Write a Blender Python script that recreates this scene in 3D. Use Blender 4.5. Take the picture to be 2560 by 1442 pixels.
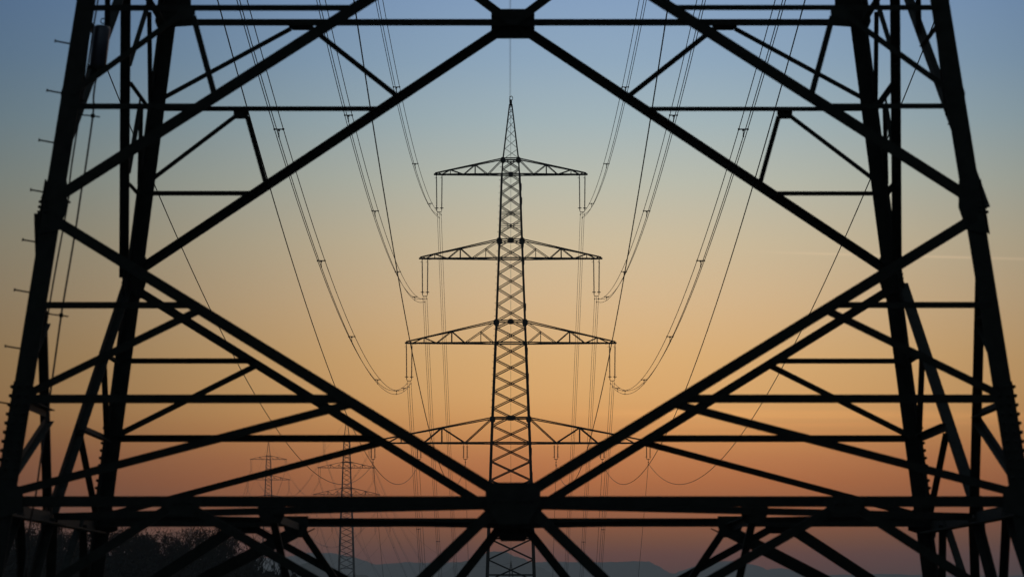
import bpy, math, random
from mathutils import Vector, Matrix
from math import sin, cos, tan, atan, pi, radians, sqrt, exp

for o in list(bpy.data.objects):
    bpy.data.objects.remove(o, do_unlink=True)
S = bpy.context.scene
COL = S.collection

# ------------------------------------------------------------------ camera
CAMZ = 1.7                       # eye height above the ground at the camera
F_PX, PITCH, CX = 10806.8, 0.0743549, 1282.3
cam_d = bpy.data.cameras.new('Camera')
cam = bpy.data.objects.new('Camera', cam_d)
COL.objects.link(cam)
cam.location = (0, 0, CAMZ)
cam.rotation_euler = (pi / 2 + PITCH, 0, 0)
cam_d.sensor_width = 36.0
cam_d.lens = F_PX / 2560 * 36.0
cam_d.shift_x = -(CX - 1280) / 2560
cam_d.clip_start = 0.5
cam_d.clip_end = 40000
cam_d.dof.use_dof = True
cam_d.dof.focus_distance = 430
cam_d.dof.aperture_fstop = 6.3
S.camera = cam

# ------------------------------------------------------------------ sky, sun, exposure
SUN_EL, SUN_AZ = radians(2.0), radians(32.0)      # low afterglow, to the right of the line
world = bpy.data.worlds.new('World')
S.world = world
world.use_nodes = True
NT = world.node_tree
NT.nodes.clear()


def wn(kind, **kw):
    n = NT.nodes.new(kind)
    for k, v in kw.items():
        setattr(n, k, v)
    return n


def wmath(op, a, b=None):
    n = wn('ShaderNodeMath', operation=op)
    for i, v in enumerate((a, b)):
        if v is None:
            continue
        if isinstance(v, (int, float)):
            n.inputs[i].default_value = v
        else:
            NT.links.new(v, n.inputs[i])
    return n.outputs[0]


def lin(c):
    return tuple(((v / 255) / 12.92 if v <= 10 else (((v / 255) + .055) / 1.055) ** 2.4) for v in c) + (1,)


tc = wn('ShaderNodeTexCoord')
sx = wn('ShaderNodeSeparateXYZ')
NT.links.new(tc.outputs['Generated'], sx.inputs[0])
X_, Y_, Z_ = sx.outputs
hyp = wmath('SQRT', wmath('ADD', wmath('MULTIPLY', X_, X_), wmath('MULTIPLY', Y_, Y_)))
elev = wmath('ARCTAN2', Z_, hyp)
azim = wmath('ARCTAN2', X_, Y_)
E0, E1 = -0.02, 0.42
VIGNETTE_N = .80                     # share of the narrow core: lens darkening to the sides, put into the sky
ramp = wn('ShaderNodeValToRGB')
NT.links.new(wmath('DIVIDE', wmath('SUBTRACT', elev, E0), E1 - E0), ramp.inputs[0])
HAZE, HAZE_TOP, HAZE_END = 1.5e-4, 140.0, 10700.0      # density of the evening air, its upper edge and its far edge
AIR = (.050, .058, .064)                               # light the air itself sends back, from the whole dome
SKY = [  # elevation (rad), colour of the dusk sky in the middle of the glow
    (-0.02, (46, 36, 34)), (0.004, (66, 50, 46)), (0.0125, (93, 68, 57)), (0.0165, (110, 76, 61)),
    (0.0225, (140, 89, 63)), (0.0300, (166, 104, 66)), (0.0350, (179, 117, 74)), (0.0400, (193, 134, 82)),
    (0.0450, (205, 151, 94)), (0.0495, (209, 160, 103)), (0.0580, (210, 167, 113)), (0.0720, (206, 176, 136)),
    (0.0850, (197, 181, 151)), (0.0990, (179, 181, 167)), (0.1130, (157, 174, 179)), (0.1270, (139, 163, 184)),
    (0.1410, (129, 155, 186)), (0.1700, (102, 134, 174)), (0.2400, (66, 94, 140)), (0.4200, (26, 38, 60)),
]
cr = ramp.color_ramp
cr.interpolation = 'LINEAR'
for i, (e, c) in enumerate(SKY):
    p = (e - E0) / (E1 - E0)
    el = cr.elements[i] if i < 2 else cr.elements.new(p)
    el.position = p
    # light needed above the haze so that it arrives with this colour through it
    tr = exp(-HAZE * min(HAZE_TOP / max(tan(e), 1e-4), HAZE_END))
    el.color = tuple(max(.002, (v - a * (1 - tr)) / tr) for v, a in zip(lin(c)[:3], AIR)) + (1,)
# thin streaks of high cloud far off, drawn in by elevation and bearing
noise = wn('ShaderNodeTexNoise')
noise.inputs['Scale'].default_value = 1.0
noise.inputs['Detail'].default_value = 3.0
mp = wn('ShaderNodeMapping')
mp.inputs['Scale'].default_value = (26, 26, 900)
NT.links.new(tc.outputs['Generated'], mp.inputs[0])
NT.links.new(mp.outputs[0], noise.inputs['Vector'])


def streak(e, width, slope, az_a, az_b, amp, col):
    ctr = wmath('ADD', wmath('MULTIPLY', azim, slope), e)
    d = wmath('DIVIDE', wmath('SUBTRACT', elev, ctr), width)
    g = wmath('POWER', 2.71828, wmath('MULTIPLY', wmath('MULTIPLY', d, d), -1))
    mr = wn('ShaderNodeMapRange', interpolation_type='SMOOTHSTEP')
    NT.links.new(azim, mr.inputs[0])
    mr.inputs[1].default_value, mr.inputs[2].default_value = az_a, az_b
    front = wmath('GREATER_THAN', Y_, 0.0)
    v = wmath('MULTIPLY', wmath('MULTIPLY', g, mr.outputs[0]),
              wmath('MULTIPLY', wmath('MULTIPLY', noise.outputs[0], amp), front))
    rgb = wn('ShaderNodeMix', data_type='RGBA')
    rgb.inputs[6].default_value = (0, 0, 0, 1)
    rgb.inputs[7].default_value = col
    NT.links.new(v, rgb.inputs[0])
    return rgb.outputs[2]


def wadd(a, b):
    m = wn('ShaderNodeMix', data_type='RGBA', blend_type='ADD')
    m.inputs[0].default_value = 1
    NT.links.new(a, m.inputs[6])
    NT.links.new(b, m.inputs[7])
    return m.outputs[2]


sky_c = ramp.outputs[0]
sky_c = wadd(sky_c, streak(0.0846, 0.00030, -0.034, 0.052, 0.085, .30, lin((240, 190, 150))))
sky_c = wadd(sky_c, streak(0.0458, 0.00090, -0.010, -0.005, 0.060, .30, lin((255, 170, 90))))
sky_c = wadd(sky_c, streak(0.0425, 0.00070, 0.004, 0.010, 0.080, .14, lin((255, 150, 90))))
# sunset glow by bearing; its narrow part paints lens vignetting into the sky
da = wmath('DIVIDE', wmath('SUBTRACT', azim, 0.028), 0.080)
db = wmath('DIVIDE', azim, 0.95)
glow = wmath('ADD', wmath('MULTIPLY', wmath('POWER', 2.71828, wmath('MULTIPLY', wmath('MULTIPLY', da, da), -.5)), VIGNETTE_N),
             wmath('MULTIPLY', wmath('POWER', 2.71828, wmath('MULTIPLY', wmath('MULTIPLY', db, db), -.5)), 1 - VIGNETTE_N))
glow = wmath('MULTIPLY', wmath('ADD', glow, .02), 1.05)
gm = wn('ShaderNodeMix', data_type='RGBA', blend_type='MULTIPLY')
gm.inputs[0].default_value = 1
NT.links.new(sky_c, gm.inputs[6])
gcol = wn('ShaderNodeCombineColor')
for i, (p0, p1) in enumerate(((1.0, 0.0), (1.05, -1.5), (1.12, -2.9))):   # blue reaches further round, high up
    pw = wmath('MAXIMUM', wmath('ADD', wmath('MULTIPLY', elev, p1), p0), .3)
    NT.links.new(wmath('POWER', glow, pw), gcol.inputs[i])
NT.links.new(gcol.outputs[0], gm.inputs[7])
# the rest of the dome: physical sky with the sun on the horizon
nsky = wn('ShaderNodeTexSky', sky_type='NISHITA')
nsky.sun_disc = False
nsky.sun_elevation = SUN_EL
nsky.sun_rotation = SUN_AZ
ns = wn('ShaderNodeMix', data_type='RGBA', blend_type='MULTIPLY')
ns.inputs[0].default_value = 1
ns.inputs[7].default_value = (.24, .24, .24, 1)
NT.links.new(nsky.outputs[0], ns.inputs[6])
up = wn('ShaderNodeMapRange', interpolation_type='SMOOTHSTEP')
NT.links.new(elev, up.inputs[0])
up.inputs[1].default_value, up.inputs[2].default_value = .16, .45
fin = wn('ShaderNodeMix', data_type='RGBA')
NT.links.new(up.outputs[0], fin.inputs[0])
NT.links.new(gm.outputs[2], fin.inputs[6])
NT.links.new(ns.outputs[2], fin.inputs[7])
bg = wn('ShaderNodeBackground')
bg.inputs['Strength'].default_value = 1.0
NT.links.new(fin.outputs[2], bg.inputs['Color'])
wo = wn('ShaderNodeOutputWorld')
NT.links.new(bg.outputs[0], wo.inputs['Surface'])
try:
    world.cycles.sampling_method = 'MANUAL'
    world.cycles.sample_map_resolution = 2048
except Exception:
    pass

sun_d = bpy.data.lights.new('Sun', 'SUN')
sun_d.energy = 0.12
sun_d.angle = radians(10)
sun_d.color = (1.0, .62, .42)
sun = bpy.data.objects.new('Sun', sun_d)
COL.objects.link(sun)
to_sun = Vector((sin(SUN_AZ) * cos(SUN_EL), cos(SUN_AZ) * cos(SUN_EL), sin(SUN_EL)))
sun.rotation_euler = to_sun.to_track_quat('Z', 'Y').to_euler()

S.view_settings.view_transform = 'Standard'
S.view_settings.look = 'None'
S.view_settings.exposure = 0.0
S.view_settings.gamma = 1.0
S.view_settings.use_curve_mapping = False
S.render.engine = 'CYCLES'


# ------------------------------------------------------------------ helpers
def at(px, py, Y):
    """World point at distance Y along the line that a bearing/height pair measured on site gives."""
    dx = (px - CX) / F_PX
    dv = (721 - py) / F_PX
    y = cos(PITCH) - dv * sin(PITCH)
    z = sin(PITCH) + dv * cos(PITCH)
    return Vector((dx * Y / y, Y, z * Y / y + CAMZ))


def zat(py, Y):
    return at(CX, py, Y).z


class MB:
    def __init__(s):
        s.v, s.f = [], []

    def prism(s, A, B):
        """closed skin between two equal rings of points"""
        n = len(A)
        b = len(s.v)
        s.v += [Vector(p) for p in A] + [Vector(p) for p in B]
        for i in range(n):
            j = (i + 1) % n
            s.f.append((b + i, b + j, b + n + j, b + n + i))
        s.f.append(tuple(b + i for i in range(n - 1, -1, -1)))
        s.f.append(tuple(b + n + i for i in range(n)))

    def bar(s, p0, p1, w, h=None, up=Vector((0, 0, 1))):
        p0, p1 = Vector(p0), Vector(p1)
        h = h or w
        d = (p1 - p0).normalized()
        if abs(d.dot(up)) > .98:
            up = Vector((0, 1, 0))
        a = d.cross(up).normalized()
        b = a.cross(d)
        q = [(-w / 2, -h / 2), (w / 2, -h / 2), (w / 2, h / 2), (-w / 2, h / 2)]
        s.prism([p0 + a * x + b * y for x, y in q], [p1 + a * x + b * y for x, y in q])

    def angle(s, p0, p1, b, n, t=.012, flip=1):
        """steel angle section: one leg lies in the plane whose outward normal is n"""
        p0, p1, n = Vector(p0), Vector(p1), Vector(n)
        d = (p1 - p0).normalized()
        e = n.cross(d).normalized() * flip
        n = d.cross(e).normalized() * flip
        pl = [(-b / 2, 0), (b / 2, 0), (b / 2, -t), (-b / 2 + t, -t), (-b / 2 + t, -b), (-b / 2, -b)]
        s.prism([p0 + e * x + n * y for x, y in pl], [p1 + e * x + n * y for x, y in pl])

    def tube(s, pts, r, k=6, caps=True):
        pts = [Vector(p) for p in pts]
        b = len(s.v)
        m = len(pts)
        for i, p in enumerate(pts):
            t = (pts[min(i + 1, m - 1)] - pts[max(i - 1, 0)]).normalized()
            u = Vector((0, 0, 1)) if abs(t.z) < .95 else Vector((1, 0, 0))
            a = t.cross(u).normalized()
            c = a.cross(t)
            rr = r[i] if isinstance(r, (list, tuple)) else r
            for j in range(k):
                g = 2 * pi * j / k
                s.v.append(p + a * rr * cos(g) + c * rr * sin(g))
        for i in range(m - 1):
            for j in range(k):
                q = (j + 1) % k
                s.f.append((b + i * k + j, b + i * k + q, b + (i + 1) * k + q, b + (i + 1) * k + j))
        if caps:
            s.f.append(tuple(b + j for j in range(k - 1, -1, -1)))
            s.f.append(tuple(b + (m - 1) * k + j for j in range(k)))

    def lathe(s, prof, axis=Vector((0, 0, 1)), org=Vector((0, 0, 0)), k=12):
        """profile of (radius, height) turned round an axis"""
        ax = Vector(axis).normalized()
        u = Vector((1, 0, 0)) if abs(ax.x) < .9 else Vector((0, 1, 0))
        a = (u - ax * u.dot(ax)).normalized()
        c = ax.cross(a)
        b = len(s.v)
        for r, h in prof:
            for j in range(k):
                g = 2 * pi * j / k
                s.v.append(Vector(org) + ax * h + a * r * cos(g) + c * r * sin(g))
        for i in range(len(prof) - 1):
            for j in range(k):
                q = (j + 1) % k
                s.f.append((b + i * k + j, b + i * k + q, b + (i + 1) * k + q, b + (i + 1) * k + j))
        s.f.append(tuple(b + j for j in range(k - 1, -1, -1)))
        s.f.append(tuple(b + (len(prof) - 1) * k + j for j in range(k)))

    def plate(s, poly, n, t):
        n = Vector(n).normalized()
        A = [Vector(p) for p in poly]
        s.prism(A, [p + n * t for p in A])

    def build(s, name, mat, parent=None, smooth=False):
        me = bpy.data.meshes.new(name)
        o = bpy.data.objects.new(name, me)
        off = Vector((0, 0, 0))
        q = parent
        while q is not None:
            off += q.location
            q = q.parent
        me.from_pydata([tuple(p - off) for p in s.v], [], s.f)
        me.materials.append(mat)
        if smooth:
            for p in me.polygons:
                p.use_smooth = True
        me.update()
        COL.objects.link(o)
        if parent is not None:
            o.parent = parent
        return o


def thing(name, label, cat, loc=(0, 0, 0), group=None, rz=0):
    o = bpy.data.objects.new(name, None)
    o.empty_display_size = .3
    COL.objects.link(o)
    o.location = loc
    o.rotation_euler = (0, 0, rz)
    tag(o, label, cat, group)
    return o


def tag(o, label=None, cat=None, group=None, kind=None):
    if label:
        o['label'] = label
    if cat:
        o['category'] = cat
    if group:
        o['group'] = group
    if kind:
        o['kind'] = kind
    return o


KIDS = {}


def copy_tree(o, label=None, loc=None, rz=None, group=None, parent=None):
    c = o.copy()
    COL.objects.link(c)
    if parent is not None:
        c.parent = parent
    for ch in list(o.children):
        copy_tree(ch, parent=c)
    if label:
        c['label'] = label
    if group:
        c['group'] = group
    if loc is not None:
        c.location = loc
    if rz is not None:
        c.rotation_euler = (0, 0, rz)
    return c


# ------------------------------------------------------------------ materials
def mat(name, base, rough=.6, metal=0.0, var=.3, scale=6.0, spec=.5, bump=0.0, coat=None):
    m = bpy.data.materials.new(name)
    m.use_nodes = True
    nt = m.node_tree
    b = nt.nodes['Principled BSDF']
    b.inputs['Roughness'].default_value = rough
    b.inputs['Metallic'].default_value = metal
    b.inputs['Specular IOR Level'].default_value = spec
    t = nt.nodes.new('ShaderNodeTexCoord')
    n = nt.nodes.new('ShaderNodeTexNoise')
    n.inputs['Scale'].default_value = scale
    n.inputs['Detail'].default_value = 6
    nt.links.new(t.outputs['Object'], n.inputs['Vector'])
    r = nt.nodes.new('ShaderNodeValToRGB')
    lo = tuple(c * (1 - var) for c in base) + (1,)
    hi = tuple(c * (1 + var) for c in base) + (1,)
    r.color_ramp.elements[0].position = .3
    r.color_ramp.elements[1].position = .7
    r.color_ramp.elements[0].color = lo
    r.color_ramp.elements[1].color = hi
    nt.links.new(n.outputs[0], r.inputs[0])
    nt.links.new(r.outputs[0], b.inputs['Base Color'])
    if bump:
        bp = nt.nodes.new('ShaderNodeBump')
        bp.inputs['Strength'].default_value = bump
        nt.links.new(n.outputs[0], bp.inputs['Height'])
        nt.links.new(bp.outputs[0], b.inputs['Normal'])
    return m


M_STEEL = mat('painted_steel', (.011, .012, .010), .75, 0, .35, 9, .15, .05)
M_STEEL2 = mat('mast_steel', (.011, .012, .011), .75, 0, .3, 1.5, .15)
M_WIRE = mat('conductor_metal', (.05, .05, .05), .6, .3, .2, 20, .3)
M_INS = mat('insulator_glaze', (.045, .030, .025), .35, 0, .2, 8, .4)
M_CAN = mat('canister_paint', (.026, .027, .045), .42, .2, .12, 14, .5)
M_CABLE = mat('cable_sheath', (.03, .03, .03), .6, 0, .2, 20, .3)
M_BARK = mat('bark', (.022, .019, .016), .9, 0, .3, 12, .2, .3)
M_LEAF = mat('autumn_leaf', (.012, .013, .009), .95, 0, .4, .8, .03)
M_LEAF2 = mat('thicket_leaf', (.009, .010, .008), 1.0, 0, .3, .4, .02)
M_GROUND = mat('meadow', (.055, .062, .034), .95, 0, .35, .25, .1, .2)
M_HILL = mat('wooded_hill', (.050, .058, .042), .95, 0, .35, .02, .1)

# ------------------------------------------------------------------ land
PROFILE = [(-400, 0), (70, 0), (200, -4), (420, -11.3), (640, -30), (900, -50.8), (1120, -22), (1329, -1.5),
           (1750, 7.6), (2470, 7.4), (3500, 9), (10600, 12)]


def sm(a, b, x):
    t = max(0, min(1, (x - a) / (b - a)))
    return t * t * (3 - 2 * t)


def land(x, y):
    z = PROFILE[-1][1]
    for (ya, za), (yb, zb) in zip(PROFILE, PROFILE[1:]):
        if ya <= y <= yb:
            z = za + (zb - za) * sm(ya, yb, y)
            break
    # a low knoll on the left that carries the scrub
    k = exp(-((y - 392) / 75.0) ** 2) * sm(-14, -32, x)
    return z * (1 - k) + 3.6 * k


def build_ground():
    ys = [-150, -100, -60, -30, 0, 20, 40, 60, 80]
    y = 80
    while y < 520:
        y += 15
        ys.append(y)
    while y < 2600:
        y += 60
        ys.append(y)
    while y < 10600:
        y += 700
        ys.append(min(y, 10600))
    n = 61
    v, f = [], []
    for y in ys:
        half = 260 + .27 * max(y, 0)
        for i in range(n):
            t = i / (n - 1) * 2 - 1
            x = half * (0.35 * t + .65 * t ** 3)
            v.append((x, y, land(x, y)))
    for j in range(len(ys) - 1):
        for i in range(n - 1):
            a = j * n + i
            f.append((a, a + 1, a + n + 1, a + n))
    me = bpy.data.meshes.new('ground')
    me.from_pydata(v, [], f)
    me.materials.append(M_GROUND)
    for p in me.polygons:
        p.use_smooth = True
    o = bpy.data.objects.new('ground', me)
    COL.objects.link(o)
    tag(o, 'dark meadow falling away below the pylons', kind='structure')


build_ground()


def lerp_tab(tab, x):
    if x <= tab[0][0]:
        return tab[0][1]
    for (a, va), (b, vb) in zip(tab, tab[1:]):
        if x <= b:
            return va + (vb - va) * (x - a) / (b - a)
    return tab[-1][1]


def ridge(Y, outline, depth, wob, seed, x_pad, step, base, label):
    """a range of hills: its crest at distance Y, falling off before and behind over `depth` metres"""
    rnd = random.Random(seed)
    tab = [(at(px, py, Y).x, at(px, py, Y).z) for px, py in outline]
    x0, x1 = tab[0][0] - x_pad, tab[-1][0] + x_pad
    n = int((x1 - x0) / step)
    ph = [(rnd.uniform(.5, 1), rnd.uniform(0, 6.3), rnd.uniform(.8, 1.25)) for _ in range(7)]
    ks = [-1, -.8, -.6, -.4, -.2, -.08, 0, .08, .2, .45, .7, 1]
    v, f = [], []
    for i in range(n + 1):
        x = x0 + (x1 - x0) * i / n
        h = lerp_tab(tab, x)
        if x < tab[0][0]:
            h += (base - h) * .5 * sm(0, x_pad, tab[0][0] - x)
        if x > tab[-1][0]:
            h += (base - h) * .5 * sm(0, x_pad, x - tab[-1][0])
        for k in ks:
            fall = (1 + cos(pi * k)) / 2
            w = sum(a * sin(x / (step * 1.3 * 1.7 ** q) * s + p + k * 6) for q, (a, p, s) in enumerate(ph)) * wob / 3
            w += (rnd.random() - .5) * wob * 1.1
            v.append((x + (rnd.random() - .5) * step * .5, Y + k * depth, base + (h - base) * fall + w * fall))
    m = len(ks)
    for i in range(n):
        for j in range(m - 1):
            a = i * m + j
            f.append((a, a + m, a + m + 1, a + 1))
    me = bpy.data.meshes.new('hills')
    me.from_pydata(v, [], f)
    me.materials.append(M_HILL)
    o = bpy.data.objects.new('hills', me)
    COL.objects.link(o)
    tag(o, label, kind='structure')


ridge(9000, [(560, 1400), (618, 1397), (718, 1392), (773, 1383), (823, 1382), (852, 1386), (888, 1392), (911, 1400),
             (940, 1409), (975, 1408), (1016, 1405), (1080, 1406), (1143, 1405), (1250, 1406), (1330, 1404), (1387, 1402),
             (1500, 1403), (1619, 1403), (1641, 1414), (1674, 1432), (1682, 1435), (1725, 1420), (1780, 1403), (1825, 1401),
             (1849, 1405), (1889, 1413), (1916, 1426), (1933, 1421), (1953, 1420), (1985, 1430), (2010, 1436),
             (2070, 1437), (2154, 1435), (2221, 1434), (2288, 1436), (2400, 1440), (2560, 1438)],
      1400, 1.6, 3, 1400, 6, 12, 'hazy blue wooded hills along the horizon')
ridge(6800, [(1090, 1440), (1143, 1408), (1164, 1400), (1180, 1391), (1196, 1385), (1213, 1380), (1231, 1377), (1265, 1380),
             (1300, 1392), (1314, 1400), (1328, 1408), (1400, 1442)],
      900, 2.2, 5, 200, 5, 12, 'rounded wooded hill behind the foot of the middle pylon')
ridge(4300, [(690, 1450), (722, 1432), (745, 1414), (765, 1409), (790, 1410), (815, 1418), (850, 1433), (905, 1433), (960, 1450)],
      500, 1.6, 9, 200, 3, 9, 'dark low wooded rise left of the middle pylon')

# ------------------------------------------------------------------ foreground pylon
DF = 46.304                                   # distance of its axis
Z1, Z2, Z3 = 1.043, 3.875, 6.889              # heights (above eye level) of the panel nodes


def wF(z):
    return 5.0 - .13727 * z


TOPF = 13.2
FR = thing('lattice_pylon', 'huge near pylon base whose black struts frame the whole view', 'pylon', (0, DF, 0))
ROT = [Matrix.Rotation(k * pi / 2, 3, 'Z') for k in range(4)]
NRM = [ROT[k] @ Vector((0, -1, 0)) for k in range(4)]


def fp(k, u, z, off=0.0):
    p = ROT[k] @ Vector((u, -(wF(z) + off), 0))
    return Vector((p.x, p.y + DF, z + CAMZ))


def fbar(name, k, a, b, w, off=.1, flip=1, out=False):
    mb = MB()
    w *= 1.13
    if out:
        off = .072
    mb.angle(fp(k, a[0], a[1], off), fp(k, b[0], b[1], off), w, -NRM[k] if out else NRM[k], max(.008, w * .12), flip)   # out: standing leg turned outward
    return mb.build(name, M_STEEL, FR)


def bolts_on(mb, pts, n, r=.017):
    n = Vector(n)
    for p in pts:
        mb.lathe([(r, 0), (r, r * 1.1), (r * .55, r * 1.5)], n, p, 6)


def fplate(k, poly, off, t=.016, bolts=()):
    mb = MB()
    mb.plate([fp(k, u, z, off) for u, z in poly], NRM[k], t)
    bolts_on(mb, [fp(k, u, z, off + t) for u, z in bolts], NRM[k])
    return mb.build('gusset_plate', M_STEEL, FR)


def face(k):
    lw = wF(Z2)
    # belts
    sd = .06 if k % 2 else 0
    fbar('horizontal_beam', k, (-wF(Z1) - .05, Z1 - sd), (wF(Z1) + .05, Z1 - sd), .125 if k % 2 else .09, .085)
    fbar('horizontal_beam', k, (-wF(Z3), Z3), (wF(Z3), Z3), .070, .085)
    for s in (-1, 1):
        # main diagonals of the two half-diamonds
        fbar('diagonal_brace', k, (s * .06, Z1 + .03), (s * (lw + .02), Z2 - .075), .092, .125, s, k % 2 == 1 and s > 0)
        fbar('diagonal_brace', k, (s * (lw + .02), Z2 + .075), (s * .05, Z3 - .03), .096, .125, s, k % 2 == 1 and s < 0)
        fbar('diagonal_brace', k, (s * .05, Z3 + .03), (s * wF(9.6), 9.6), .09, .125, s)

        def dl(z):      # lower diagonal
            return s * lw * (z - Z1) / (Z2 - .075 - Z1)

        def du(z):      # upper diagonal
            return s * lw * (Z3 - z) / (Z3 - Z2 - .075)
        # level struts between leg and diagonal
        fbar('horizontal_strut', k, (s * wF(2.94), 2.94), (dl(2.94), 2.94), .054, .10)
        fbar('horizontal_strut', k, (s * wF(2.03), 2.03), (dl(2.03), 2.03), .072, .10)
        fbar('horizontal_strut', k, (s * wF(4.90), 4.90), (du(4.90), 4.90), .046, .10)
        fbar('horizontal_strut', k, (s * wF(5.885), 5.885), (du(5.885), 5.885), .046, .10)
        # sloping struts
        fbar('bracing_strut', k, (dl(2.90), 2.90), (s * (wF(2.05) - .02), 2.06), .062, .108, s)
        fbar('bracing_strut', k, (dl(1.98), 1.99), (s * (wF(1.12) - .02), 1.12), .068, .108, s)
        ua, ub = 3.20, 2.49
        fbar('bracing_strut', k, (s * (ua - .07), 5.80), (du(4.98), 4.98), .050, .108, s)
        fbar('bracing_strut', k, (s * (ua + .07), 5.80), (s * wF(5.0), 5.02), .045, .108, s)
        fbar('bracing_strut', k, (s * (ub - .12), 6.82), (du(6.02), 6.00), .050, .108, s)
        fbar('bracing_strut', k, (s * (ub + .12), 6.82), (s * wF(5.98), 5.98), .048, .108, s)
        fplate(k, [(s * (ua - .09), 5.875), (s * (ua + .09), 5.875), (s * (ua + .09), 5.82), (s * (ua + .06), 5.77),
                   (s * (ua - .06), 5.77), (s * (ua - .09), 5.82)], .096, .008)
        fplate(k, [(s * (ub - .145), 6.90), (s * (ub + .145), 6.90), (s * (ub + .145), 6.84), (s * (ub + .10), 6.80),
                   (s * (ub - .10), 6.80), (s * (ub - .145), 6.84)], .096, .008)
        # corner gussets where the belts and diagonals meet the leg
        fplate(k, [(s * (wF(Z3) + .09), Z3 + .34), (s * (wF(Z3) - .27), Z3 + .32), (s * (wF(Z3) - .27), Z3 - .035), (s * (wF(Z3) - .12), Z3 - .045),
                   (s * (wF(Z3) + .09), Z3 - .06)], .108, .012)
        fplate(k, [(s * (wF(Z2 + .3) + .09), Z2 + .30), (s * (lw - .14), Z2 + .28), (s * (lw - .15), Z2 + .02), (s * (lw - .08), Z2 - .2),
                   (s * (wF(Z2 - .24) + .09), Z2 - .24)], .108, .012,
               [(s * (lw + .06), Z2 - .02 + .05 * q) for q in range(3)])
        fplate(k, [(s * (wF(1.15) + .1), 1.28), (s * (wF(1.15) - .16), 1.17), (s * (wF(1.15) - .16), .95), (s * (wF(1.0) + .1), .86)],
               .108, .012)
        # footing bay below the belt
        uq = 3.16
        far = (k == 2)
        node = (1.05, -.14) if far else (1.25, -.065)
        fbar('base_strut', k, (s * (uq + .08), Z1 - .03), (s * (wF(-.1) - .03), -.12), .12 if far else .078, .10, s)
        fbar('base_strut', k, (s * (uq - .06), Z1 - .05), (s * node[0], node[1]), .078, .112, s)
        fbar('base_strut', k, (s * .12, Z1 - .02), (s * node[0], node[1]), .092, .125, s)
        fbar('base_strut', k, (s * node[0], node[1]), (s * wF(-1.65), -1.65), .10, .10, s)
        fplate(k, [(s * (uq - .19), Z1 + .05), (s * (uq + .19), Z1 + .05), (s * (uq + .2), Z1 - .02), (s * (uq + .10), Z1 - .13),
                   (s * (uq - .10), Z1 - .13), (s * (uq - .2), Z1 - .02)], .112, .012,
               [(s * (uq + q * .07), Z1 - .02) for q in (-1, 0, 1)])
    fplate(k, [(-.255, Z3 + .165), (.255, Z3 + .165), (.255, Z3 - .11), (.18, Z3 - .18), (-.18, Z3 - .18), (-.255, Z3 - .11)],
           .140, .016, [(q * .07, Z3) for q in (-3, -2, 2, 3)])
    fplate(k, [(-.262, Z1 + .18), (.262, Z1 + .18), (.262, Z1 - .02), (.14, Z1 - .22), (-.14, Z1 - .22), (-.262, Z1 - .02)],
           .140, .016, [(q * .06, Z1 + .0) for q in (-3, -2, -1, 1, 2, 3)])


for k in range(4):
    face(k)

# legs: heavy angles with the corner outward
for sx_, sy_ in ((-1, -1), (1, -1), (1, 1), (-1, 1)):
    mb = MB()

    def leg_ring(z, b=.185, t=.024):
        c = Vector((sx_ * (wF(z) + .0925), DF + sy_ * (wF(z) + .0925), z + CAMZ))
        ix, iy = Vector((-sx_, 0, 0)), Vector((0, -sy_, 0))
        return [c, c + ix * b, c + ix * b + iy * t, c + ix * t + iy * t, c + ix * t + iy * b, c + iy * b]
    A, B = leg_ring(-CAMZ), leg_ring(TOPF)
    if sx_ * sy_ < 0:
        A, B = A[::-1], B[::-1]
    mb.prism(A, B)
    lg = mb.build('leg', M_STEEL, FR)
    # bolted splices low down and at the knee
    for z0, z1_, n in ((1.22, 2.2, 11),):
        for dx, dy in ((sx_, 0), (0, sy_)):
            nv = Vector((dx, dy, 0))
            sp = MB()
            off = .0925

            def q(z, a, e):
                base = wF(z) + off
                if dx:
                    return Vector((sx_ * (base + e), DF + sy_ * (base - a), z + CAMZ))
                return Vector((sx_ * (base - a), DF + sy_ * (base + e), z + CAMZ))
            poly = [q(z0, .02, .002), q(z1_, .02, .002), q(z1_, .175, .002), q(z0, .175, .002)]
            sp.plate(poly, nv, .010)
            for i in range(n):
                z = z0 + .05 + (z1_ - z0 - .1) * i / (n - 1)
                for a in (.05, .135):
                    zz = z
                    bolts_on(sp, [q(zz, a, .012)], nv, .019)
            sp.build('splice_plate', M_STEEL, lg)
    if sx_ < 0 and sy_ < 0:
        for i in range(9):
            z = zat(100 + 126.3 * i if i < 6 else 873 + (i - 6) * 139, 41.7) - CAMZ
            c = Vector((sx_ * (wF(z) + .0925), DF + sy_ * (wF(z) + .07), z + CAMZ))
            m2 = MB()
            d = Vector((-1, -.25, .16)).normalized()
            m2.tube([c, c + d * .145], .0085, 6)
            m2.lathe([(.017, 0), (.017, .012)], d, c + d * .140, 6)
            m2.build('step_bolt', M_STEEL, lg)

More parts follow.
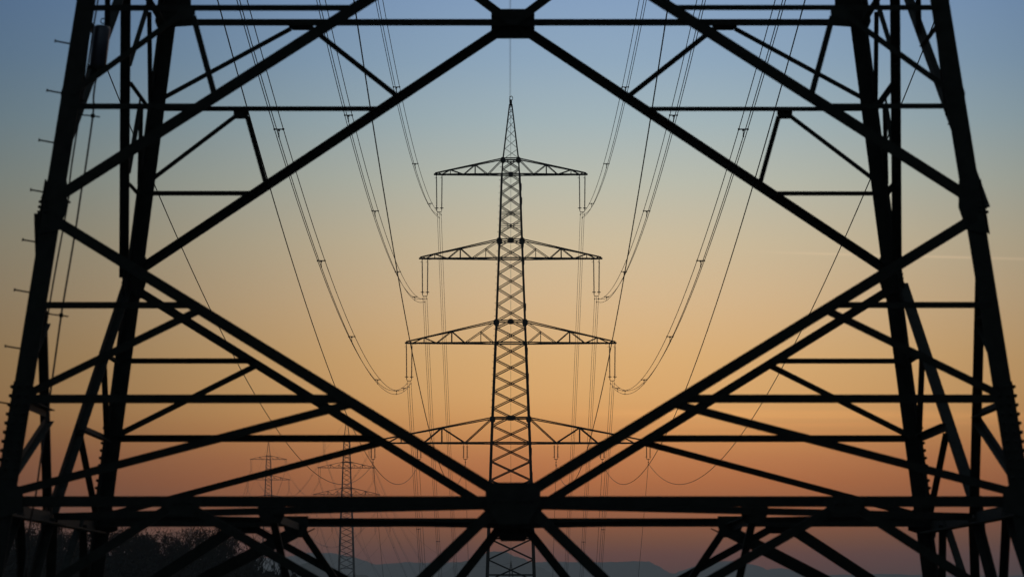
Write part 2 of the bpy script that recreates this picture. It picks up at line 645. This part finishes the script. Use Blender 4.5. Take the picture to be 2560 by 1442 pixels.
# plan bracing at the belt, with hip struts down into the footing bay
cen = [fp(k, 0, Z1, .03) for k in range(4)]
for k in range(4):
    mb = MB()
    a, b = cen[k], cen[(k + 1) % 4]
    mb.angle(a, b, .072, (0, 0, 1), .012)
    mb.build('plan_brace', M_STEEL, FR)
for sgn in (-1, 1):
    mid = [(cen[0] + cen[3 if sgn < 0 else 1]) / 2, (cen[2] + cen[3 if sgn < 0 else 1]) / 2]
    mb = MB()
    mb.angle(mid[0] + Vector((0, 0, -.06)), mid[1] + Vector((0, 0, -.06)), .08, (0, 0, 1), .01)
    mb.build('plan_brace', M_STEEL, FR)
    for m, hgt in zip(mid, (.10, .16)):
        p = MB()
        c = m + Vector((0, -.05, 0))
        p.plate([c + Vector((-.14, 0, .02)), c + Vector((.14, 0, .02)), c + Vector((.14, 0, -hgt * .6)), c + Vector((.09, 0, -hgt - .06)),
                 c + Vector((-.09, 0, -hgt - .06)), c + Vector((-.14, 0, -hgt * .6))], (0, -1, 0), .012)
        p.build('gusset_plate', M_STEEL, FR)

    def mir(px):
        return 2 * CX - px if sgn > 0 else px
    for (p0, p1, Yb, w) in (((mid[1] + Vector((-.1 * -sgn * -1, 0, -.10))), (270, 1568), 51.4, .135),
                            ((mid[1] + Vector((.05 * -sgn, 0, -.12))), (905, 1548), 51.4, .08),
                            ((mid[0] + Vector((0, 0, -.08))), (736, 1535), 45.2, .075)):
        mb = MB()
        mb.angle(p0, at(mir(p1[0]), p1[1], Yb), w, (0, -1, 0), .012, sgn)
        mb.build('hip_strut', M_STEEL, FR)

# splice canister and the cables on the near left leg
top, bot = at(257, 64, 42.15), at(244, 168, 42.15)
ax = (top - bot).normalized()
L = (top - bot).length
CAN = thing('splice_canister', 'blue-grey cable splice canister hung inside the near left pylon leg', 'canister', bot)
mb = MB()
mb.lathe([(.076, 0), (.083, .012), (.083, L - .035), (.070, L - .008), (.035, L), (.0, L)], ax, bot, 28)
mb.build('body', M_CAN, CAN, True)
mb = MB()
mb.lathe([(.1, -.022), (.1, .006)], ax, bot, 24)
mb.lathe([(.04, -.13), (.034, -.02)], ax, bot + Vector((-.03, 0, 0)), 12)
mb.build('base_flange', M_STEEL, CAN)
mb = MB()
mb.tube([top + ax * .012 + Vector((cos(g) * .0, sin(g) * 0, 0)) + Vector((.022 * cos(g), 0, .03 + .026 * sin(g))) for g in
         [2 * pi * i / 12 for i in range(13)]], .006, 6)
mb.build('lifting_eye', M_STEEL, CAN)


def catmull(pts, n=8):
    out = []
    P = [pts[0]] + pts + [pts[-1]]
    for i in range(1, len(P) - 2):
        for j in range(n):
            t = j / n
            a, b, c, d = P[i - 1], P[i], P[i + 1], P[i + 2]
            out.append(.5 * ((2 * b) + (c - a) * t + (2 * a - 5 * b + 4 * c - d) * t * t + (3 * b - a - 3 * c + d) * t ** 3))
    out.append(P[-2])
    return out


def leg_depth(py):
    return DF - wF(zat(py, 41.8) - CAMZ) + .18


pts = [(240, 196), (234, 240), (232, 290), (210, 444), (203, 480), (188, 580), (158, 757), (153, 788), (131, 946), (118, 1040),
       (100, 1160), (89, 1239), (78, 1293), (71, 1347), (60, 1442), (40, 1600)]
P = [at(x, y, leg_depth(y) + .06) for x, y in pts]
CB = thing('down_lead_cable', 'thin black cable running down from the canister clear of the near left leg', 'cable', P[0])
mb = MB()
mb.tube(catmull(P), .010, 6)
mb.build('cable_sheath', M_CABLE, CB, True)
for q, ln in ((2, .17), (7, .15)):
    mb = MB()
    c = P[q]
    mb.tube([c + Vector((-ln, 0, .02)), c + Vector((-ln * .45, 0, .006)), c, c + Vector((.07, 0, -.012))], .007, 5)
    mb.lathe([(.018, -.02), (.022, 0), (.018, .02)], (0, 0, 1), c, 8)
    mb.build('standoff_clamp', M_STEEL, CB)
pts = [(246, -30), (245, 0), (233, 73), (222, 150), (205, 252), (181, 400), (173, 466), (170, 505), (133, 707), (110, 850)]
P = [at(x, y, leg_depth(y) + .02) for x, y in pts]
CB2 = thing('feeder_cable', 'thin cable hugging the inner edge of the near left leg above the canister', 'cable', P[0])
mb = MB()
mb.tube(catmull(P), .009, 6)
mb.build('cable_sheath', M_CABLE, CB2, True)
for q in (4, 7):
    mb = MB()
    mb.bar(P[q] + Vector((-.06, 0, .02)), P[q] + Vector((.025, 0, -.005)), .02)
    mb.build('cable_clip', M_STEEL, CB2)

# ------------------------------------------------------------------ the standard mast of the line (middle pylon)
YM = 420.0
PXM = YM / F_PX
BASEM = -13.0 + CAMZ                        # ground under it
XM = (1276.8 - CX) * PXM


def zm(py):                                 # height above its own base
    return zat(py, YM) - BASEM


HW = [(zm(1900), 77 * PXM), (zm(1440), 58.5 * PXM), (zm(1200), 51 * PXM), (zm(1107), 48 * PXM), (zm(857), 37.8 * PXM), (zm(620), 29 * PXM),
      (zm(436), 22.3 * PXM), (zm(397), 19.3 * PXM), (zm(262), 3.0 * PXM)]
HW = [(0, HW[1][1] + (HW[1][0]) * .0366)] + HW[1:]


def hw(z):
    return lerp_tab(HW, z)


def corner(z, sx, sy):
    w = hw(z)
    return Vector((sx * w, sy * w, z))


PY = thing('lattice_pylon', 'tall four-armed pylon standing in the middle of the view', 'pylon', (XM, YM, BASEM), 'power line pylons')
MO = Vector((XM, YM, BASEM))


class MBL(MB):                              # builder in mast coordinates
    def build(s, name, m, parent=None, smooth=False):
        s.v = [p + MO for p in s.v]
        return MB.build(s, name, m, parent, smooth)


SGN = ((-1, -1), (1, -1), (1, 1), (-1, 1))
for sx_, sy_ in SGN:
    mb = MBL()
    zs = [h for h, _ in HW]
    for a, b in zip(zs, zs[1:]):
        w = .30 if b < zm(1150) else .25 if b < zm(850) else .20 if b < zm(430) else .12
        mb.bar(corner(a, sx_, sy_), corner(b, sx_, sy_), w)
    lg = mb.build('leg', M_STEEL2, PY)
    if sx_ < 0 and sy_ < 0:
        for i in range(40):
            z = zm(420 + 16.2 * i)
            c = corner(z, -1, -1)
            m2 = MBL()
            m2.bar(c, c + Vector((-.24, 0, .02)), .035)
            m2.build('step_bolt', M_STEEL2, lg)
    if sx_ > 0 and sy_ < 0:                 # splice lumps that notch the right-hand outline
        for py in (470, 505, 612, 655, 770, 880, 945, 1130, 1190, 1335):
            c = corner(zm(py), 1, -1)
            m2 = MBL()
            m2.bar(c + Vector((.035, 0, -.35)), c + Vector((.035, 0, .35)), .24)
            m2.build('splice_plate', M_STEEL2, lg)


def xpanel(za, zb, w, mode='X'):
    mb = MBL()
    for k in range(4):
        a, b = SGN[k], SGN[(k + 1) % 4]
        if mode in ('X', '/'):
            mb.bar(corner(za, *a), corner(zb, *b), w, w * .8)
        if mode in ('X', '\\'):
            mb.bar(corner(za, *b), corner(zb, *a), w * .8, w)
        if mode == 'A':                     # inverted V hanging from the middle of the upper belt
            m = (corner(zb, *a) + corner(zb, *b)) / 2
            mb.bar(corner(za, *a), m, w)
            mb.bar(corner(za, *b), m, w)
    return mb.build('bracing_panel', M_STEEL2, PY)


CUTS = [397, 423, 452, 483, 517, 549, 582, 615, 648, 684, 722, 763, 803]
CUT2 = [820, 858, 899, 939.5, 979, 1021, 1064, 1107, 1153, 1200, 1248, 1297, 1345, 1398, 1451]
for a, b in zip(CUTS, CUTS[1:]):
    xpanel(zm(b), zm(a), .092)
xpanel(zm(820), zm(803), .10, 'A')
for a, b in zip(CUT2, CUT2[1:]):
    xpanel(zm(b), zm(a), .105 if b < 1200 else .115)
PK = [397, 372, 347.5, 324.5, 303, 285, 272, 262]
for i, (a, b) in enumerate(zip(PK, PK[1:])):
    xpanel(zm(b), zm(a), .052, '/')
zb = zm(1451)
for i in range(4):
    xpanel(zb * (3 - i) / 4, zb * (4 - i) / 4, .13)


def belt(py, w):
    mb = MBL()
    z = zm(py)
    for k in range(4):
        mb.bar(corner(z, *SGN[k]), corner(z, *SGN[(k + 1) % 4]), w)
    mb.build('horizontal_belt', M_STEEL2, PY)


for py, w in ((397, .10), (402.5, .08), (436.5, .13), (532, .05), (535.5, .05), (562.5, .05), (567, .05), (599.5, .10), (604, .08), (646.5, .13),
              (803, .12), (857.5, .13), (1044.5, .14), (1107, .13), (1345, .10), (1436, .12)):
    belt(py, w)

ARMS = [(436.5, 397.5, 190, (.21, .40, .57, .77, .90), False), (646.5, 599.5, 227, (.34, .49, .65, .815, .93), True),
        (857.5, 803, 262, (.34, .49, .66, .80, .93), True), (1107, 1044.5, 351, (.217, .41, .56, .746, .86), False)]
for (yb, yt, Lp, ns, second) in ARMS:
    zb_, zt_ = zm(yb), zm(yt)
    for s in (-1, 1):
        Lm = Lp * PXM
        ch, web = MBL(), MBL()
        wb, wt = hw(zb_), hw(zt_)

        def bp(t, sy):
            return Vector((s * (wb + (Lm - wb) * t), sy * (wb + (.16 - wb) * t), zb_))

        def tp(t, sy):
            x = wb + (Lm - wb) * t
            q = max(0, (x - wt) / (Lm - wt))
            return Vector((s * x, sy * (wt + (.14 - wt) * q), zt_ + (zb_ + .14 - zt_) * q))
        for sy in (-1, 1):
            ch.bar(bp(0, sy), bp(1.0, sy), .125)
            ch.bar(Vector((s * wt, sy * wt, zt_)), tp(1, sy), .105)
            n1, n2, n3, n4, n5 = ns
            g = Vector((s * wt, sy * wt, zt_))
            wd = .068 if Lp < 300 else .09
            for a, b in ((g, bp(n1, sy)), (bp(n1, sy), tp(n2, sy)), (tp(n2, sy), bp(n3, sy)), (bp(n3, sy), tp(n4, sy)),
                         (tp(n4, sy), bp(n5, sy)), (bp(n5, sy), tp((1 + n5) / 2, sy))):
                web.bar(a, b, wd)
            web.bar(tp(n2, sy), bp(n2, sy), .11)
            web.bar(tp(n4, sy), bp(n4, sy), .07)
            if second:
                md = (g + bp(n1, sy)) / 2
                q = abs(md.x) - wb
                web.bar(md, bp(q / (Lm - wb), sy), .06)
                web.bar(md, bp(.02, sy), .065)
        # lacing between the two lower chords
        fr = [0] + list(ns) + [1]
        for i, (a, b) in enumerate(zip(fr, fr[1:])):
            sg = 1 if i % 2 else -1
            web.bar(bp(a, sg), bp(b, -sg), .07)
            web.bar(bp(b, -1), bp(b, 1), .07)
            web.bar(tp(min(b, .98), -1), tp(min(b, .98), 1), .05)
        # tip plate, from which the insulators hang
        ch.bar(Vector((s * (Lm - 1.0), 0, zb_ - .02)), Vector((s * (Lm + .12), 0, zb_ + .02)), .3, .16)
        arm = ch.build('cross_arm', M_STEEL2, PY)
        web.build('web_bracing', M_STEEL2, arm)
        for sy in (-1, 1):
            p = MBL()
            c = corner(zt_ - .12, s, sy)
            r = .24 if Lp < 200 else .27
            p.plate([c + Vector((r * cos(pi / 8 + i * pi / 4) * 1.05, -.12, r * sin(pi / 8 + i * pi / 4))) for i in range(8)], (0, 1, 0), .24)
            p.build('gusset_plate', M_STEEL2, PY)
for py, w in ((436.5, .19), (600.5, .22), (803.5, .20), (1044.5, .30)):
    for sy in (-1, 1):
        p = MBL()
        c = Vector((0, sy * hw(zm(py)), zm(py)))
        p.plate([c + Vector(q) for q in ((-w, -.06, .17), (w, -.06, .17), (w, -.06, -.17), (-w, -.06, -.17))], (0, 1, 0), .12)
        p.build('gusset_plate', M_STEEL2, PY)
# peak: little bow where the earth wire is clamped
p = MBL()
zt0 = zm(262)
p.bar((0, 0, zt0 - .1), (0, 0, zm(250)), .26)
p.tube([Vector((.04, 0, zm(252) + .02)) + Vector((.16 * cos(g), 0, .22 + .2 * sin(g))) for g in [2 * pi * i / 14 for i in range(15)]], .035, 5)
p.build('peak_cap', M_STEEL2, PY)

# ------------------------------------------------------------------ insulators
INS_BIG = [(179.5, 436.5, 541), (215.0, 646.5, 751), (254.3, 857.5, 963)]          # offset, arm, clamp
INS_SML = [(113.3, 1107, 1158), (229.0, 1107, 1158), (344.0, 1107, 1158)]
TIERS = ['top arm', 'second arm', 'third arm']
PLACES = ['inner end of lowest arm', 'middle of lowest arm', 'outer end of lowest arm']


def rod(mb, p0, p1, r0, r1, pitch):
    n = max(6, int((p1 - p0).length / pitch))
    prof = []
    ln = (p1 - p0).length
    for i in range(n):
        h = ln * i / n
        d = ln / n
        prof += [(r0, h), (r1, h + d * .35), (r1 * .9, h + d * .45), (r0, h + d * .62)]
    prof.append((r0, ln))
    mb.lathe(prof, (p1 - p0), p0, 8)


def make_big():
    T = thing('insulator_set', 'x', 'insulator')
    zr, zy, zc = -(520 - 437) * PXM, -(529 - 437) * PXM, -(537 - 437) * PXM
    for s in (-1, 1):
        a, b = Vector((s * .27, 0, -.02)), Vector((s * .24, 0, zy + .16))
        m = MB()
        rod(m, a + Vector((0, 0, -.32)), b, .036, .074, .085)
        m.build('insulator_rod', M_INS, T, False)
        m = MB()
        m.tube([a, a + Vector((0, 0, -.34))], .04, 6)
        m.tube([a + Vector((0, 0, -.12)), a + Vector((-.07, 0, -.12)), a + Vector((-.07, 0, -.24)), a + Vector((.06, 0, -.27))], .014, 4)
        m.tube([a + Vector((-.2, 0, -.28)), a + Vector((.06, 0, -.26))], .014, 4)
        m.build('arcing_horn', M_WIRE, T)
        m = MB()
        c = Vector((b.x, 0, zr))
        for g in (0,):
            m.tube([c + Vector((.165 * cos(q), .165 * sin(q), 0)) for q in [2 * pi * i / 14 for i in range(15)]], .03, 6)
        m.bar(c + Vector((-.16, 0, 0)), c + Vector((.16, 0, 0)), .04)
        m.build('corona_ring', M_WIRE, T)
        m = MB()
        m.tube([b, Vector((s * .23, 0, zy + .04)), Vector((s * .15, 0, zy - .04))], .035, 6)
        m.build('link', M_WIRE, T)
    m = MB()
    m.bar((-.2, 0, zy - .04), (.2, 0, zy - .04), .09, .05)
    m.build('yoke_plate', M_WIRE, T)
    for x, z in ((-.19, zc), (.19, zc), (0, zc - .31)):
        m = MB()
        m.tube([Vector((x * .8, 0, zy - .05)), Vector((x, 0, z))], .018, 5)
        m.bar((x, -.18, z), (x, .18, z), .085, .085)
        m.build('suspension_clamp', M_WIRE, T)
    return T


def make_small():
    T = thing('insulator_set', 'x', 'insulator')
    zy, zc = -(1146 - 1107) * PXM, -(1153.5 - 1107) * PXM
    for s in (-1, 1):
        a, b = Vector((s * .17, 0, -.03)), Vector((s * .17, 0, zy + .03))
        m = MB()
        rod(m, a + Vector((0, 0, -.2)), b + Vector((0, 0, .12)), .034, .062, .08)
        m.tube([a, a + Vector((0, 0, -.2))], .025, 5)
        m.tube([b + Vector((0, 0, .14)), b], .025, 5)
        m.build('insulator_rod', M_INS, T)
        for z in (-.3, zy + .22):
            m = MB()
            m.bar((s * .06, 0, z), (s * .30, 0, z), .022)
            m.bar((s * .29, 0, z - .04), (s * .29, 0, z + .03), .02)
            m.build('arcing_horn', M_WIRE, T)
    m = MB()
    m.bar((-.17, 0, zy), (.17, 0, zy), .07, .05)
    m.bar((-.07, 0, zy - .04), (.07, 0, zy - .04), .06, .05)
    m.build('yoke_plate', M_WIRE, T)
    m = MB()
    m.tube([Vector((0, 0, zy)), Vector((0, 0, zc))], .018, 5)
    m.bar((0, -.16, zc), (0, .16, zc), .1, .1)
    m.tube([Vector((0, 0, zc)), Vector((-.05, 0, zc - .34))], .016, 4)
    m.build('suspension_clamp', M_WIRE, T)
    return T


BIG, SML = make_big(), make_small()

# other pylons of the line: same mast, copied
PYL = {'middle': (Vector((XM, YM, BASEM)), 0.0)}


def pylon_copy(key, px, y_px_ref, z_off, Y, rz, label):
    b = BASEM + z_off
    loc = Vector((at(px, 721, Y).x, Y, b))
    PYL[key] = (loc, rz)
    return copy_tree(PY, label, loc, rz, 'power line pylons')


A1Z = zat(436.5, YM)
pylon_copy('valley', 1277.5, 0, zat(1405, 900) - zat(250, YM), 900, radians(3.3), 'pylon deep in the valley, only its peak showing between the legs of the middle pylon')
pylon_copy('hazy', 868, 0, zat(1102, 1329) - A1Z, 1329, radians(6.5), 'hazy grey pylon left of centre, the larger of the two distant ones')
pylon_copy('far', 673, 0, zat(1148, 1750) - A1Z, 1750, radians(6.6), 'small faint pylon further left, beyond the larger hazy one')
pylon_copy('last', 474.5, 0, zat(1227, 2470) - zat(250, YM), 2470, radians(7), 'farthest tiny pylon, mostly hidden by the scrub trees at lower left')

first = {'b': True, 's': True}


def put_insulator(kind, key, off, arm_px, label):
    loc, rz = PYL[key]
    p = loc + Matrix.Rotation(rz, 3, 'Z') @ Vector((off * PXM, 0, zm(arm_px) - .05))
    src = BIG if kind == 'b' else SML
    if first[kind]:
        first[kind] = False
        src.location = p
        src['label'] = label
        src['group'] = 'insulators hanging from the pylon arms'
        return
    copy_tree(src, label, p, rz, 'insulators hanging from the pylon arms')


WHO = {'middle': 'middle pylon', 'hazy': 'larger hazy pylon', 'far': 'small faint pylon'}
for key, who in WHO.items():
    for i, (o_, a_, c_) in enumerate(INS_BIG):
        for s, sd in ((-1, 'left'), (1, 'right')):
            put_insulator('b', key, s * o_, a_, 'long insulator pair at %s end of %s of the %s' % (sd, TIERS[i], who))
    for i, (o_, a_, c_) in enumerate(INS_SML):
        for s, sd in ((-1, 'left'), (1, 'right')):
            put_insulator('s', key, s * o_, a_, 'short insulator pair at %s %s of the %s' % (sd, PLACES[i], who))


# ------------------------------------------------------------------ conductors
def attach(key, off, clamp_px):
    loc, rz = PYL[key]
    return loc + Matrix.Rotation(rz, 3, 'Z') @ Vector((off * PXM, 0, zm(clamp_px)))


SUB = ((-.19, .16), (.19, .16), (0, -.15))           # three sub-conductors of a bundle, lowest in the middle


def span_pts(fn, n):
    return [fn(i / n) for i in range(n + 1)]


def bundle(fn, n, label, group, r, spacer_t, org):
    T = thing('conductor_bundle', label, 'power line', org, group)
    for dx, dz in SUB:
        m = MB()
        m.tube([p + Vector((dx, 0, dz)) for p in span_pts(fn, n)], r, 5)
        m.build('conductor', M_WIRE, T, True)
    for t in spacer_t:
        c = fn(t)
        m = MB()
        m.bar(c + Vector((-.21, 0, .16)), c + Vector((.21, 0, .16)), .045, .05)
        m.bar(c + Vector((-.23, 0, .16)), c + Vector((-.15, 0, .16)), .07, .08)
        m.bar(c + Vector((.15, 0, .16)), c + Vector((.23, 0, .16)), .07, .08)
        m.bar(c + Vector((0, 0, .17)), c + Vector((0, 0, -.17)), .035)
        m.bar(c + Vector((-.05, 0, .13)), c + Vector((.05, 0, .13)), .09)
        m.bar(c + Vector((0, 0, -.10)), c + Vector((0, 0, -.19)), .06)
        m.build('spacer', M_WIRE, T)


def single(fn, n, label, group, r, org, name='conductor_wire'):
    m = MB()
    m.tube(span_pts(fn, n), r, 5)
    m.v = [p - Vector(org) for p in m.v]
    o = m.build(name, M_WIRE, None, True)
    o.location = org
    tag(o, label, 'power line', group)


# span from the near pylon (whose arms are high overhead) to the middle one
def near_span(off, clamp_px, a, c):
    E_ = attach('middle', off, clamp_px)
    XF = off * PXM

    def fn(t):
        d = (YM - DF) * t
        return Vector((E_.x + (XF - E_.x) * t, YM - d, E_.z + a * d + c * d * d / 2))
    return fn, E_


G1 = 'conductors between the near and the middle pylon'
AC = [(-.0862, .000552), (-.0820, .000574), (-.0810, .000625)]
SPY = [[232 + 33, 317, 371], [222, 266, 318, 375], [183, 224, 268, 321, 373]]
SPY = [[262, 314, 371.5], [221, 265, 318.5, 375.5], [183, 224.5, 268, 320.5, 373.5, 399]]
for i, (o_, a_, c_) in enumerate(INS_BIG):
    for s, sd in ((-1, 'left'), (1, 'right')):
        fn, E_ = near_span(s * o_, c_ - 1.5, *AC[i])
        bundle(fn, 90, 'three-wire bundle sweeping down to %s end of %s of the middle pylon' % (sd, TIERS[i]), G1, .019,
               [(YM - y) / (YM - DF) for y in SPY[i]], E_)
ACS = [(-.0797, .000592), (-.0806, .000655), (-.0816, .000680)]
for i, (o_, a_, c_) in enumerate(INS_SML):
    for s, sd in ((-1, 'left'), (1, 'right')):
        fn, E_ = near_span(s * o_, c_, *ACS[i])
        single(fn, 90, 'single wire looping up to %s %s of the middle pylon' % (sd, PLACES[i]), G1, .021, E_)
fn, E_ = near_span(-3.2, 254, -.03, .00048)
single(fn, 60, 'faint second earth wire just left of the one above the middle pylon', G1, .010, E_, 'earth_wire')
fn, E_ = near_span(0, 250, -.03, .0005)
single(fn, 60, 'earth wire rising from the peak of the middle pylon to the frame top', G1, .016, E_, 'earth_wire')


def far_span(ka, kb, off, clamp_px, curv):
    A, B = attach(ka, off, clamp_px), attach(kb, off, clamp_px)
    ln = (B - A).length
    sag = curv * ln * ln / 8

    def fn(t):
        p = A.lerp(B, t)
        p.z -= 4 * sag * t * (1 - t)
        return p
    return fn, A


SPANS = [('middle', 'valley', .00103, 'falling behind', 'middle pylon', 'conductors falling into the valley behind the middle pylon', 70),
         ('valley', 'hazy', .0007, 'climbing to', 'larger hazy pylon', 'conductors climbing to the larger hazy pylon', 50),
         ('hazy', 'far', .0006, 'leaving leftward behind', 'larger hazy pylon', 'conductors between the two distant pylons', 40),
         ('far', 'last', .0005, 'leaving leftward behind', 'small faint pylon', 'conductors beyond the small faint pylon', 40)]
for ka, kb, cv, verb, who, grp, n in SPANS:
    rr = .019 if ka == 'middle' else .022
    for i, (o_, a_, c_) in enumerate(INS_BIG):
        for s, sd in ((-1, 'left'), (1, 'right')):
            fn, A = far_span(ka, kb, s * o_, c_ - 1.5, cv)
            st = [.09, .24, .4, .56, .72, .88] if i == 2 else [.16, .31, .47, .63, .80] if i == 1 else [.13, .28, .44, .6, .78]
            bundle(fn, n, 'three-wire bundle %s %s end of %s of %s' % (verb, sd, TIERS[i], who), grp, rr, st, A)
    for i, (o_, a_, c_) in enumerate(INS_SML):
        for s, sd in ((-1, 'left'), (1, 'right')):
            fn, A = far_span(ka, kb, s * o_, c_, cv)
            single(fn, n, 'single wire %s %s %s of %s' % (verb, sd, PLACES[i], who), grp, rr, A)
    fn, A = far_span(ka, kb, 0, 250, cv * .9)
    single(fn, n, 'earth wire %s the peak of the %s' % (verb, who), grp, rr * .85, A, 'earth_wire')


# ------------------------------------------------------------------ scrub trees on the knoll
def leaf(mb, p, r, rnd):
    a = Vector((rnd.gauss(0, 1), rnd.gauss(0, 1), rnd.gauss(0, 1))).normalized()
    b = a.orthogonal().normalized()
    c = a.cross(b)
    k = rnd.uniform(.45, .8)
    i = len(mb.v)
    mb.v += [p + b * r, p + c * r * k, p - b * r, p - c * r * k]
    mb.f.append((i, i + 1, i + 2, i + 3))


def make_tree(seed, H, R, density, leafy):
    rnd = random.Random(seed)
    T = thing('scrub_tree', 'x', 'tree')
    tr, cw = MB(), MB()
    tips = []

    def grow(p, d, ln, r, lvl):
        n = 4
        pts, rad = [p], [r]
        for i in range(n):
            d = (d + Vector((rnd.gauss(0, .16), rnd.gauss(0, .16), rnd.gauss(.06, .1)))).normalized()
            pts.append(pts[-1] + d * ln / n)
            rad.append(r * (1 - .55 * (i + 1) / n))
        (tr if lvl < 2 else cw).tube(pts, rad, 5 if lvl < 2 else 3, lvl < 2)
        if lvl >= 2:
            tips.extend(pts[1:])
        if lvl < 4:
            k = (6, 5, 4, 2)[lvl]
            for i in range(k):
                q = rnd.uniform(.3, 1.0) if lvl else rnd.uniform(.35, 1.0)
                j = min(n - 1, int(q * n))
                b = pts[j].lerp(pts[j + 1], q * n - j)
                ang = rnd.uniform(0, 6.28)
                out = Vector((cos(ang), sin(ang), rnd.uniform(.1, .9)))
                nd = (d * .8 + out * .75).normalized()
                grow(b, nd, ln * rnd.uniform(.5, .72), max(rad[j] * .55, .010), lvl + 1)
    for st in range(rnd.choice((2, 3))):
        grow(Vector((rnd.gauss(0, .15), rnd.gauss(0, .15), 0)), Vector((rnd.gauss(0, .18), rnd.gauss(0, .18), 1)).normalized(),
             H * rnd.uniform(.36, .46), .07, 0)
    zz = sorted(p.z for p in tips)
    zmax = zz[int(len(zz) * .93)]
    xs = sorted(abs(p.x) for p in tips)
    sc = H / zmax

    def up_(z):
        q = max(z, 0) / zmax
        return H * (q if q < .6 else .6 + .4 * ((q - .6) / .4) ** .7) * .97
    sr = R / xs[int(len(xs) * .95)]
    for m in (tr, cw):
        m.v = [Vector((p.x * sr, p.y * sr, up_(p.z))) for p in m.v]
    tips = [Vector((p.x * sr, p.y * sr, up_(p.z))) for p in tips]
    for p in tips:
        lowness = 1 - p.z / H
        for _ in range(int(density * (1 + 1.5 * lowness))):
            if rnd.random() < leafy * .62 + .25 * lowness:
                q = p + Vector((rnd.gauss(0, .13), rnd.gauss(0, .13), rnd.gauss(0, .12)))
                leaf(cw, q, rnd.uniform(.045, .105), rnd)
    tr.build('trunk', M_BARK, T)
    cw.build('crown', M_LEAF, T)
    return T


PROTO = [(make_tree(11, 5.0, 1.8, 1, .45), 5.0), (make_tree(12, 4.4, 1.8, 1, .40), 4.4), (make_tree(13, 5.4, 1.7, 1, .5), 5.4),
         (make_tree(14, 4.0, 1.7, 1, .55), 4.0)]
used = [False] * 4
TREES = [
    (28, 1305, 372, 0, 'ragged bush at the left frame edge, behind the foot of the near left leg'),
    (78, 1302, 380, 1, 'twiggy bush seen between the first two struts at lower left'),
    (132, 1306, 392, 2, 'thin-topped scrub tree behind the slanting strut at lower left'),
    (178, 1330, 376, 3, 'low leafy bush beside the far left pylon leg, on its outer side'),
    (216, 1328, 388, 1, 'small twiggy bush just outside the far left pylon leg'),
    (288, 1322, 380, 0, 'feathery scrub tree just right of the far left pylon leg'),
    (338, 1336, 370, 2, 'slender scrub tree under the sloping strut right of the far left leg'),
    (376, 1326, 384, 1, 'bushy-topped scrub tree beneath the long horizontal beam at left'),
    (418, 1342, 376, 3, 'short scrub tree in the dip of the scrub skyline'),
    (466, 1322, 382, 2, 'tallest leafy scrub tree in front of the farthest pylon'),
    (508, 1320, 372, 0, 'full round scrub tree right of the farthest pylon'),
    (548, 1334, 386, 3, 'dense scrub tree below the wide slanting strut'),
    (588, 1354, 378, 1, 'leafy scrub tree seen between the two wide slanting struts'),
    (622, 1388, 368, 3, 'low bush where the scrub slopes down towards the small faint pylon'),
    (662, 1412, 362, 1, 'lowest bush at the right end of the scrub, before the small faint pylon'),
    (704, 1432, 360, 3, 'last tuft of scrub, right of the small faint pylon at the bottom edge'),
]
for i, (px, py, Y, k, lab) in enumerate(TREES):
    tp_ = at(px, py, Y)
    g = land(tp_.x, Y)
    sc = (tp_.z - g) / PROTO[k][1]
    rnd = random.Random(100 + i)
    if not used[k]:
        used[k] = True
        o = PROTO[k][0]
        o['label'] = lab
        o['group'] = 'scrub trees on the knoll'
        o.location = (tp_.x, Y, g - .1)
        o.rotation_euler = (0, 0, rnd.uniform(0, 6.28))
    else:
        o = copy_tree(PROTO[k][0], lab, (tp_.x, Y, g - .1), rnd.uniform(0, 6.28), 'scrub trees on the knoll')
    o.scale = (max(.9, min(1.25, sc)), max(.9, min(1.25, sc)), sc)

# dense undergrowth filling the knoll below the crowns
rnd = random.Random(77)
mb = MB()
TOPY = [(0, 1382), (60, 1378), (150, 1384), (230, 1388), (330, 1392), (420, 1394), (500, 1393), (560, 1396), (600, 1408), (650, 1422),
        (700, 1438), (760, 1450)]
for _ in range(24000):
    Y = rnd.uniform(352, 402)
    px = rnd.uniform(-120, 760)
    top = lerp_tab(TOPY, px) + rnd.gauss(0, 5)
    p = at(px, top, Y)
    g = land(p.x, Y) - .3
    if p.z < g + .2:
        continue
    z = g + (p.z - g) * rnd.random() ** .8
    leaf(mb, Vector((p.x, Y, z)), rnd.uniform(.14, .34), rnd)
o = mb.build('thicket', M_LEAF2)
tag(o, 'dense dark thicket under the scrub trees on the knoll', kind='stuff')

# ------------------------------------------------------------------ air
hz = MB()
hx, y0, y1, zl, zh = 4200, -170, HAZE_END, -53.5, HAZE_TOP
hz.prism([(-hx, y0, zl), (hx, y0, zl), (hx, y1, zl), (-hx, y1, zl)], [(-hx, y0, zh), (hx, y0, zh), (hx, y1, zh), (-hx, y1, zh)])
hm = bpy.data.materials.new('haze')
hm.use_nodes = True
nt = hm.node_tree
nt.nodes.clear()
pv = nt.nodes.new('ShaderNodeVolumePrincipled')
pv.inputs['Color'].default_value = (.97, .96, .95, 1)
pv.inputs['Density'].default_value = HAZE
pv.inputs['Anisotropy'].default_value = 0.0
ot = nt.nodes.new('ShaderNodeOutputMaterial')
nt.links.new(pv.outputs[0], ot.inputs['Volume'])
ho = hz.build('haze', hm)
tag(ho, 'thin evening haze that greys the far pylons and hills', kind='stuff')
